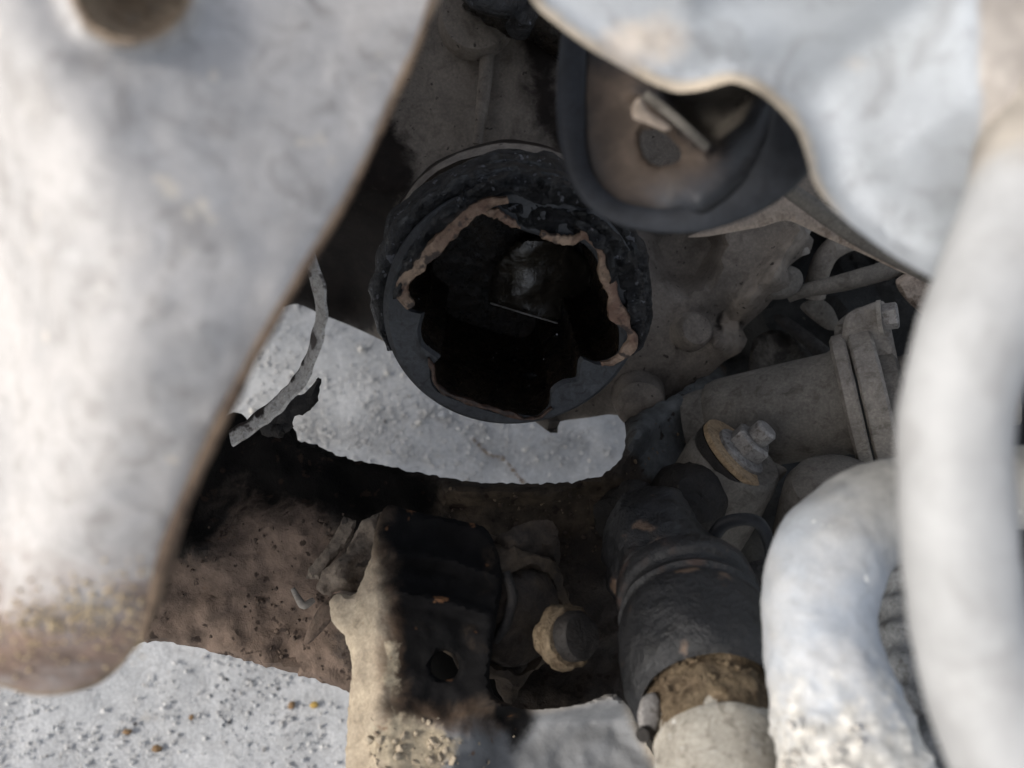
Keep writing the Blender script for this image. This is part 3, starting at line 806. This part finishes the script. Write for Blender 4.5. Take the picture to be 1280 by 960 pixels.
for i in range(22):
    th = R(-20 - 245 * i / 21)
    e1 = (RT - BX2 * RT.dot(BX2)).normalized(); e2 = BX2.cross(e1)
    p = BB + (e1 * math.cos(th) * 1.0 + e2 * math.sin(th)) * .0120 - BX2 * .002
    ring.append(tuple(p) + (.0027 + .0010 * mnoise.noise(Vector((i * .8, 2, 0))),))
lathe('collar', BB - BX2 * .0125, BX2, [(-.003, .0110), (.000, .0121), (.004, .0120), (.0058, .0108), (.0058, .0085)], m_sand, bus, seg=56, sub=3, amp=.0024, nsc=120)
casting('side_web', [(612, 690), (640, 660), (690, 650), (700, 700), (668, 760), (660, 830), (640, 880), (618, 850), (622, 770)], lambda P: .328 + .006 * np.abs(P[:, 0] - 640) / 30, .012, m_cross, bus, step=6, rnd=8, amp=.005, nsc=90, jag=3, masks={'mud': lambda P: .4 + 0 * P[:, 0]})
tube('dark_strap', [(632, 715, .315, 6), (640, 745, .312, 7), (632, 780, .31, 7), (618, 800, .312, 6)], m_dark, bus, n=24, seg=12, amp=.0008)

# ------------------------------------------------------------------ tie rod joint with rubber gaiter
TA0 = at(846, 690, .330); TB = at(912, 985, .235)
TA = TA0 + (TB - TA0).normalized() * .020
TX = (TB - TA).normalized(); TL = (TB - TA).length
tie = thing('steering_joint', at(870, 800, .28), 'black rubber boot on a muddy pale shaft beside the pale blue hose', 'steering joint')
k = TL
TC = at(824, 690, .340); TCX = (TX + RT * .12).normalized()
lathe('rubber_cap', TC, TCX, [(-.030, .006), (-.027, .014), (-.018, .0200), (-.006, .0222), (.010, .0226), (.018, .0218), (.021, .0200), (.026, .0195), (.030, .0175), (.034, .0001)], m_boot, tie, seg=64, sub=4, amp=.0046, nsc=62, masks={'rust': lambda s, th: .22 + .14 * (s > .012)})
lathe('rubber_boot', TA, TX, [(.000, .0150), (.0005, .0240), (.0020, .0266), (.0070, .0270), (.0090, .0264), (.0105, .0244), (.0130, .0242), (.0145, .0258), (.0170, .0268), (.0185, .0254), (.0200, .0254), (.0215, .0268), (.026, .0280), (.036, .0282), (.048, .0276), (.053, .0262), (.056, .0243), (.057, .0225), (.054, .0205), (.050, .0195), (.04, .019)], m_boot, tie, seg=64, sub=3, amp=.0013, nsc=60, masks={'rust': lambda s, th: .42 if s < .0105 else (.36 if s < .019 else .10)}, sharp=50)
lathe('shaft', TA, TX, [(.036, .0182), (.045, .0185), (.052, .0188), (.058, .0180), (.066, .0178), (.072, .0182), (.074, .0205), (.080, .0210), (.120, .0205)], m_shaft, tie, seg=56, sub=4, amp=.0011, nsc=110, masks={'crust': lambda s, th: float(np.clip((.068 - s) / .02, 0, 1))})
cp, cs = [], []
e1 = (RT - TX * RT.dot(TX)).normalized(); e2 = TX.cross(e1)
lathe('mud_collar', TA, TX, [(.040, .0180), (.043, .0196), (.050, .0200), (.057, .0198), (.064, .0192), (.070, .0186), (.074, .0174)], m_sand, tie, seg=72, sub=4, amp=.0030, nsc=130)
for i in range(700):
    th = R(random.uniform(0, 360)); s = .044 + .020 * random.random() ** 1.3
    if random.random() > .6 + .4 * mnoise.noise(Vector((th * 2, s * 120, 0))) * 1.5: continue
    p = TA + TX * s + (e1 * math.cos(th) + e2 * math.sin(th)) * (.0196 + random.uniform(-.0006, .0010))
    cp.append(p); cs.append(.0003 + .0016 * random.random() ** 3)
lumps('sand_crust', cp, cs, m_sand, tie)
ear_ = casting('clamp_ear', [(803, 872), (818, 866), (826, 884), (822, 908), (812, 922), (800, 912), (797, 892)], lambda P: .252 - .0001 * (P[:, 1] - 890), .004, m_bolt, tie, step=5, rnd=4, amp=.0005)
lathe('clamp_screw', at(806, 917, .249), vdir(-.5, .1, .85), [(-.004, .0022), (.002, .0022), (.0025, .0001)], m_dark, ear_, seg=16)
grc = lathe('grease_cap', at(866, 622, .385), vdir(.1, .15, 1), [(-.02, .017), (0, .0168), (.007, .0155), (.012, .012), (.014, .005), (.0143, .0001)], m_dark, None, seg=40, sub=2, amp=.0024, nsc=90)
tag(grc, 'black greasy rounded cap below the tan washer', 'cap')
blob = lathe('oily_lump', at(790, 650, .385), vdir(-.2, .2, 1), [(-.02, .018), (.002, .017), (.010, .011), (.013, .0001)], m_dark, None, seg=32, sub=3, amp=.006, nsc=80)
tag(blob, 'black oily lump of dirt left of the rubber boot', 'dirt clump')

# ------------------------------------------------------------------ stud with washer and nut
SX = vdir(.60, .66, .45)
SO = at(921, 569, .392)
stud = thing('mount_stud', SO, 'grey cast mount topped by a tan washer, nut and bolt', 'engine mount')
HX = vdir(.30, .80, .52)
lathe('housing', SO - HX * .060, HX, [(-.03, .027), (.0, .0262), (.035, .0248), (.050, .0238), (.0575, .0228), (.0595, .0212), (.0595, .0001)], m_cast, stud, seg=56, sub=2, amp=.0012, nsc=60)
lathe('rubber_ring', SO - SX * .0035, SX, [(-.0022, .0212), (.0022, .0216), (.0024, .0001)], m_dark, stud, seg=56, amp=.0004)
lathe('washer', SO, SX, [(-.0012, .0206), (-.0006, .0213), (.0018, .0213), (.0023, .0205), (.0023, .0001)], m_washer, stud, seg=56, amp=.0003)
lathe('nut_flange', SO + SX * .0023, SX, [(0, .0138), (.0016, .0136), (.0030, .0105), (.0030, .0001)], m_bolt, stud, seg=40, amp=.0003)
nut_ = hexnut('nut', SO + SX * .0045, SX, .0103, .0085, m_bolt, stud)
lathe('bolt_tip', SO + SX * .0130, SX, [(0, .0056), (.0005, .0058), (.0065, .0058), (.0078, .0046), (.0078, .0001)], m_bolt, nut_, seg=24, amp=.0002)
casting('side_tab', [(952, 572), (972, 580), (984, 588), (972, 602), (962, 600), (954, 588)], lambda P: .396 + 0 * P[:, 0], .006, m_cast, stud, step=5, rnd=4)

# ------------------------------------------------------------------ flanged pipe
PX = vdir(.90, .21, .38)
PO = at(1078, 498, .415)
pipe = thing('flanged_pipe', PO, 'dusty grey flanged pipe with a corner bolt behind the pale hoses', 'pipe')
lathe('pipe', PO - PX * .078, PX, [(-.012, .0205), (-.004, .0218), (.0, .0218), (.002, .024), (.008, .0258), (.066, .0270), (.074, .0310)], m_cast, pipe, seg=56, sub=2, amp=.0006, masks={'oil_shade': lambda s, th: .0})
lathe('flange', PO - PX * .006, PX, [(-.0035, .0320), (-.002, .0345), (.0030, .0350), (.0042, .0340), (.0042, .0001)], m_lcast, pipe, seg=60, amp=.0006)
lathe('flange', PO + PX * .0035, PX, [(-.0042, .0340), (-.003, .0358), (.0060, .0358), (.0075, .0340), (.0075, .0001)], m_lcast, pipe, seg=60, amp=.0006)
lug_ = casting('flange_lug', [(1052, 440), (1056, 398), (1072, 386), (1100, 376), (1108, 384), (1118, 430), (1124, 470), (1100, 480), (1070, 470)], lambda P: .402 - .00012 * (P[:, 0] - 1080), .012, m_lcast, pipe, step=6, rnd=6, amp=.0008)
casting('lug_backing', [(1046, 404), (1078, 384), (1084, 430), (1060, 452), (1044, 430)], lambda P: .418 + 0 * P[:, 0], .01, m_cast, pipe, step=6, rnd=5, amp=.0006)
FBX = vdir(.86, .10, .48)
fb = at(1106, 396, .392)
lathe('bolt_washer', fb - FBX * .003, FBX, [(0, .0085), (.002, .0085), (.0022, .0001)], m_lcast, lug_, seg=24)
hexnut('bolt', fb - FBX * .001, FBX, .0065, .007, m_bolt, lug_)
lathe('outlet', PO + PX * .010, PX, [(0, .024), (.008, .023), (.010, .0175), (.016, .0175), (.018, .024), (.026, .026), (.055, .026)], m_cast, pipe, seg=48, amp=.0008)

dome = lathe('round_housing', at(1042, 650, .385), vdir(-.05, .80, .60), [(-.04, .026), (0, .0262), (.016, .0255), (.022, .0225), (.0255, .015), (.027, .006), (.0272, .0001)], m_cast, None, seg=56, sub=3, amp=.0006)
tag(dome, 'dusty rounded grey housing between the tan washer and the pale hose', 'housing')
wire = tube('wire_clip', [(884, 702, .335, 9), (890, 675, .332, 9), (905, 655, .330, 9), (930, 649, .328, 8), (950, 655, .328, 8), (962, 680, .33, 8), (966, 710, .335, 8)], m_brkt, None, n=44, seg=12, squash=.5)
tag(wire, 'black flat wire clip bent into an arch left of the blue hose', 'clip')
brk = casting('clip_plate', [(840, 730), (880, 700), (900, 716), (960, 700), (985, 760), (980, 860), (930, 820), (860, 770)], lambda P: .345 + 0 * P[:, 0], .008, m_dark, None, step=8, rnd=6, amp=.002)
tag(brk, 'black plate under the wire clip behind the rubber boot', 'plate')

# ------------------------------------------------------------------ things further back on the right
eng = thing('engine_block', at(1050, 600, .56), 'black grimy engine block deep behind the pipes', 'engine')
casting('wall', [(860, 240), (1000, 200), (1500, 150), (1900, 200), (1900, 1500), (700, 1500), (690, 980), (720, 860), (800, 700), (850, 560), (880, 470), (900, 420)], lambda P: .54 + .02 * np.sin(P[:, 0] * .02) * np.cos(P[:, 1] * .023), .05, m_engine, eng, step=18, rnd=10, amp=.016, nsc=26)
plate = casting('curved_plate', [(942, 425), (965, 412), (990, 418), (1012, 440), (1024, 470), (1000, 500), (960, 510), (930, 500), (936, 455)], lambda P: .47 + .00012 * (P[:, 0] - 950), .01, m_cast, eng, step=7, rnd=7, amp=.001, masks={'oil_shade': lambda P: .55 + 0 * P[:, 0]})
casting('stay', [(1000, 384), (1022, 372), (1040, 384), (1048, 402), (1046, 412), (1030, 410)], lambda P: .47 + 0 * P[:, 0], .006, m_cast, eng, step=6, rnd=4)
casting('stay', [(968, 400), (984, 396), (1050, 446), (1044, 456), (1030, 452)], lambda P: .465 + 0 * P[:, 0], .006, m_dark, eng, step=6, rnd=3)
casting('crusted_face', [(1040, 310), (1090, 296), (1150, 330), (1160, 350), (1060, 360), (1030, 350)], lambda P: .485 + 0 * P[:, 0], .02, m_engine, eng, step=6, rnd=6, amp=.009, nsc=60)
hs = tube('thin_hose', [(985, 372, .455, 7), (1010, 362, .45, 9), (1050, 354, .445, 11), (1095, 342, .44, 12), (1150, 322, .435, 13), (1260, 270, .42, 13)], m_cast, None, n=50, seg=16, amp=.0004)
tag(hs, 'thin dusty grey hose running left from behind the silver panel', 'hose')
el = tube('elbow_hose', [(1018, 372, .475, 12), (1022, 345, .47, 13), (1034, 318, .465, 14), (1058, 303, .46, 13), (1090, 302, .46, 12), (1200, 320, .47, 12)], m_lcast, None, n=50, seg=16, amp=.0006)
tag(el, 'dusty tan elbow hose curving beside the casing edge', 'hose')
bk = casting('connector_block', [(1120, 350), (1150, 336), (1190, 345), (1190, 400), (1160, 398), (1130, 372)], lambda P: .43 - .0001 * (P[:, 0] - 1120), .02, m_tanplate, None, step=6, rnd=6, amp=.001)
tag(bk, 'tan dusty block below the point of the silver panel', 'connector')
ch = tube('corrugated_hose', [(1180, 640, .33, 46), (1150, 760, .31, 48), (1150, 850, .29, 52), (1180, 960, .27, 56), (1230, 1060, .26, 58)], M('grey_corrugated_plastic', (.20, .21, .22), (.13, .135, .14), sc=60, rough=.7, bump=.3), None, n=180, seg=32, ridge=(11, .09), amp=.0006)
tag(ch, 'grey corrugated hose deep between the two pale hoses', 'hose')

# ------------------------------------------------------------------ black bracket and tan flange
BR = [(716, 20), (702, 90), (699, 150), (704, 200), (716, 232), (738, 258), (768, 278), (804, 290), (842, 293), (884, 286), (926, 268), (965, 240), (995, 215), (1014, 190), (1040, 120), (1000, 40), (900, -60), (760, -60)]
hol = [(800, 172), (808, 162), (822, 163), (838, 172), (852, 190), (846, 203), (822, 208), (806, 196)]
def br_depth(P):
    x, y = P[:, 0], P[:, 1]
    d = .205 + .010 * (((x - 820) / 120) ** 2 + ((y - 170) / 120) ** 2) * .5
    d = d - .010 * np.exp(-(seg_dist(P, [(880, 250), (935, 215), (985, 140), (1020, 60)], False) / 34) ** 2)
    d = d - .006 * np.exp(-(seg_dist(P, [(795, 118), (840, 150), (885, 185)], False) / 9) ** 2)
    d = d + .014 * poly_mask([(840, 118), (950, 112), (930, 150), (890, 186), (860, 160)], 14)(P)
    return d
bare = poly_mask([(730, 90), (790, 80), (850, 150), (900, 190), (880, 215), (850, 230), (815, 250), (775, 248), (752, 222), (750, 160)], 60)
bare2 = poly_mask([(840, 108), (950, 104), (930, 150), (890, 186), (850, 160)], 14)
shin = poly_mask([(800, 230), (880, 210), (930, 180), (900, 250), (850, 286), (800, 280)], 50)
bt = thing('black_bracket', at(840, 180, .205), 'rubbed black bracket with round lobe and hole under the silver panel', 'bracket')
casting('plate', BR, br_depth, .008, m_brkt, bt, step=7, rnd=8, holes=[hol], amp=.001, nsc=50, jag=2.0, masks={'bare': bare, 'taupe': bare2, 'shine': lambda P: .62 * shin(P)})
tube('rubber_rim', [(722, 20, .212, 17), (714, 90, .209, 17), (714, 160, .207, 17), (722, 212, .206, 17), (744, 246, .206, 17), (780, 268, .205, 16), (835, 276, .204, 16), (888, 266, .203, 20), (938, 240, .202, 26), (982, 200, .202, 34), (1004, 140, .204, 40), (1000, 60, .208, 40)], M('soft_black_rubber', (.008, .0095, .012), (.030, .033, .040), sc=30, rough=.5, bump=.15, spec=.35, wear=.3), bt, n=70, seg=24, squash=.32, amp=.0006, nsc=45)
casting('bright_flake', [(790, 134), (800, 122), (812, 140), (838, 158), (832, 164), (808, 154), (792, 148)], lambda P: .190 + .00005 * (P[:, 0] - 790), .002, m_tanplate, bt, step=5, rnd=3)
ribbon('fold', [(806, 118, .196), (830, 136, .194), (856, 158, .194), (884, 184, .198)], 12, 4, m_cast, bt, n=24)
tf = casting('tan_flange', [(860, 296), (884, 286), (930, 262), (970, 234), (1020, 250), (1080, 292), (1150, 330), (1140, 345), (1080, 318), (1030, 296), (985, 276), (950, 284), (905, 292), (880, 296)], lambda P: .30 + .00004 * (P[:, 0] - 880), .006, m_tanplate, None, step=8, rnd=4, amp=.0008)
tag(tf, 'pale tan dusty flange below the black bracket', 'flange')
fl = tube('flat_pipe', [(950, 215, .275, 9), (990, 240, .28, 10), (1040, 275, .285, 11), (1090, 305, .29, 12), (1180, 350, .30, 13)], m_cast, None, n=40, seg=14)
tag(fl, 'thin dark grey pipe along the tan flange under the silver panel', 'pipe')

# ------------------------------------------------------------------ right silver panel
RP = [(640, -80), (664, 0), (700, 34), (735, 60), (770, 80), (810, 102), (845, 115), (880, 112), (915, 103), (945, 114), (975, 138), (997, 166), (1008, 196), (1016, 226), (1036, 256), (1075, 290), (1120, 322), (1165, 348), (1205, 372), (1300, 420), (1700, 600), (2300, 600), (2300, -900), (400, -900), (560, -400)]  # unseen outer reach is stretched to keep sky light off the interior
edgeR = smooth_open([(p[0], p[1], 0) for p in RP[0:19]], 120)
def rp_depth(P):
    x, y = P[:, 0], P[:, 1]
    e = np.minimum(seg_dist(P, edgeR, False), 500)
    d = .160 - .028 * sstep(0, 260, e)
    d = d + .004 * np.exp(-(seg_dist(P, [(1040, 110), (1085, 70), (1150, 20)], False) / 44) ** 2)
    d = d - .003 * np.exp(-(seg_dist(P, [(1120, 200), (1150, 250), (1170, 340)], False) / 40) ** 2)
    d = d + .004 * gauss(P, 1060, 210, 40, 60) - .004 * gauss(P, 920, 50, 60, 40)
    d = d - .004 * np.exp(-(e / 12) ** 2)
    return d
rp = thing('silver_panel', at(1000, 60, .14), 'crumpled pale silver sheet panel with tan edge in the upper right corner', 'panel')
casting('sheet', RP, rp_depth, .003, m_right, rp, step=14, rnd=5, amp=.0005, nsc=34, fine=clamp_fine(600, -120, 1350, 480),
        masks={'edge': lambda P: np.clip(1.0 - seg_dist(P, edgeR, False) / 24, 0, 1) * sstep(1120, 980, P[:, 0]), 'dust_gleam': lambda P: np.clip(.75 * sstep(1190, 1250, P[:, 0]) + .55 * gauss(P, 800, 50, 110, 60) + .5 * gauss(P, 1075, 75, 70, 40), 0, 1)})

# ------------------------------------------------------------------ pale hoses
h1 = tube('pale_front_hose', [(1330, -200, .150, 78), (1316, 100, .140, 78), (1280, 280, .132, 74), (1216, 430, .126, 68), (1192, 560, .125, 65), (1195, 680, .125, 66), (1215, 800, .125, 68), (1260, 930, .124, 74), (1340, 1100, .125, 80)], m_hose, None, n=110, seg=32, amp=.0009, nsc=40, masks={'dust_gleam': lambda t, k, s: float(np.clip((.52 - t) / .2, 0, 1)) * .8})
tag(h1, 'thick pale grey hose nearest the viewer along the right edge', 'hose')
h2 = tube('blue_grey_hose', [(1400, 610, .235, 52), (1290, 608, .236, 53), (1180, 618, .236, 55), (1100, 640, .234, 62), (1045, 684, .230, 68), (1023, 745, .224, 69), (1026, 810, .218, 71), (1044, 880, .212, 78), (1068, 965, .205, 88), (1100, 1080, .20, 95)], m_hose2, None, n=200, seg=72, amp=.0008, nsc=60, ampfn=lambda t: .0019 * max(0, min(1, (t - .66) / .2)),
          masks={'dust_gleam': lambda t, k, s: float(np.clip((.64 - t) / .26, 0, 1)), 'crust': lambda t, k, s: float(np.clip((t - .60) / .28, 0, 1)) * .72})
cp, cs = [], []
for i in range(90):
    v = random.uniform(-.97, .97); y = 972 - abs(random.gauss(0, 36)); cx = 1066 + (y - 965) * .27
    if abs(v) > .97: continue
    dd = .205 + (965 - y) * .000085
    cp.append(at(cx + v * 87, y, dd - m(87, dd) * math.sqrt(1 - v * v) * .99)); cs.append(.0003 + .0014 * random.random() ** 3)
lumps('crust_flakes', cp, cs, M('white_crust', (.62, .59, .54), (.5, .46, .4), sc=120, rough=.95, wear=.15), h2, 1)
tag(h2, 'thick pale blue grey hose bending down in the lower right', 'hose')

# ------------------------------------------------------------------ left grey panel
LP = [(570, -80), (549, 0), (520, 62), (480, 147), (440, 236), (405, 297), (385, 327), (355, 377), (318, 441), (285, 501), (255, 566), (228, 626), (205, 691), (190, 746), (174, 800), (150, 834), (120, 857), (80, 868), (40, 869), (0, 858), (-60, 846), (-300, 830), (-900, 760), (-1200, 760), (-1200, -900), (300, -900), (620, -500)]  # far left reach lies out of view, stretched to shade the floor gap
edgeL = smooth_open([(p[0], p[1], 0) for p in LP[0:21]], 140)
lhole = [(92, -40), (96, 0), (112, 28), (140, 44), (170, 48), (200, 40), (224, 18), (236, -20), (220, -60), (160, -80), (110, -70)]
def lp_depth(P):
    x, y = P[:, 0], P[:, 1]
    xr = 108 - .0009 * (y - 430) ** 2
    xr = np.maximum(xr, -160)
    base = .116 + .030 * sstep(350, 850, y)
    u = x - xr
    h = np.sqrt(u * u + 70.0 ** 2)                                 # rounded crease where the sheet turns left
    lf = (h - u) / 2
    d = base + .00008 * (h + u) / 2 + .00031 * np.minimum(lf, 800) + .00003 * np.maximum(lf - 800, 0)
    d = d + .012 * sstep(760, 860, y)
    hd = seg_dist(P, lhole)
    d = d - .005 * np.exp(-(hd / 16) ** 2)
    return d
rustL = poly_mask([(-300, 770), (60, 752), (200, 745), (260, 900), (-300, 900)], 150)
lp = thing('grey_panel', at(250, 400, .13), 'large pale grey dusty metal panel with a rusty lower lip filling the left side', 'panel')
casting('sheet', LP, lp_depth, .003, m_left, lp, step=12, rnd=5, holes=[lhole], amp=.0012, nsc=40, fine=clamp_fine(-60, -90, 620, 900),
        masks={'rust': lambda P: np.clip(rustL(P), 0, 1), 'edge': lambda P: np.clip(np.clip(1.0 - seg_dist(P, edgeL, False) / 16, 0, 1) * .75 + .8 * np.clip(1.1 - seg_dist(P, lhole) / 20, 0, 1), 0, 1)})
tube('shaded_edge_strip', [(549, -40, .1350, 4), (520, 62, .1345, 4), (440, 238, .133, 4), (386, 328, .1335, 4.5), (320, 442, .1355, 5.5), (259, 567, .140, 8), (232, 627, .144, 9), (210, 690, .148, 10), (194, 750, .152, 9), (180, 796, .156, 6)], M('brown_edge_shade', (.075, .050, .034), (.15, .105, .07), sc=90, rough=.9, spots=(.42, .33, .2), spot_sc=70, spot_amt=.38), lp, n=90, seg=12, amp=.0003)  # dark brown strip paints the shaded thickness of the sheet's edge
casting('inner_wall', [(60, -120), (270, -120), (270, 70), (60, 70)], lambda P: lp_depth(P) + .013, .004, M('brown_dust', (.60, .47, .33), (.45, .34, .23), sc=50), lp, step=20, rnd=0)
cp, cs = [], []
for i in range(420):
    x = random.uniform(-20, 180); y = random.gauss(785 - .12 * x, 28)
    cp.append(at(x, y, float(lp_depth(np.array([[x, y]]))[0]) - .0003)); cs.append(random.uniform(.0002, .0006))
lumps('mud_specks', cp, cs, M('golden_mud', (.62, .50, .32), (.5, .38, .24), sc=120, rough=.95, wear=.1), lp)
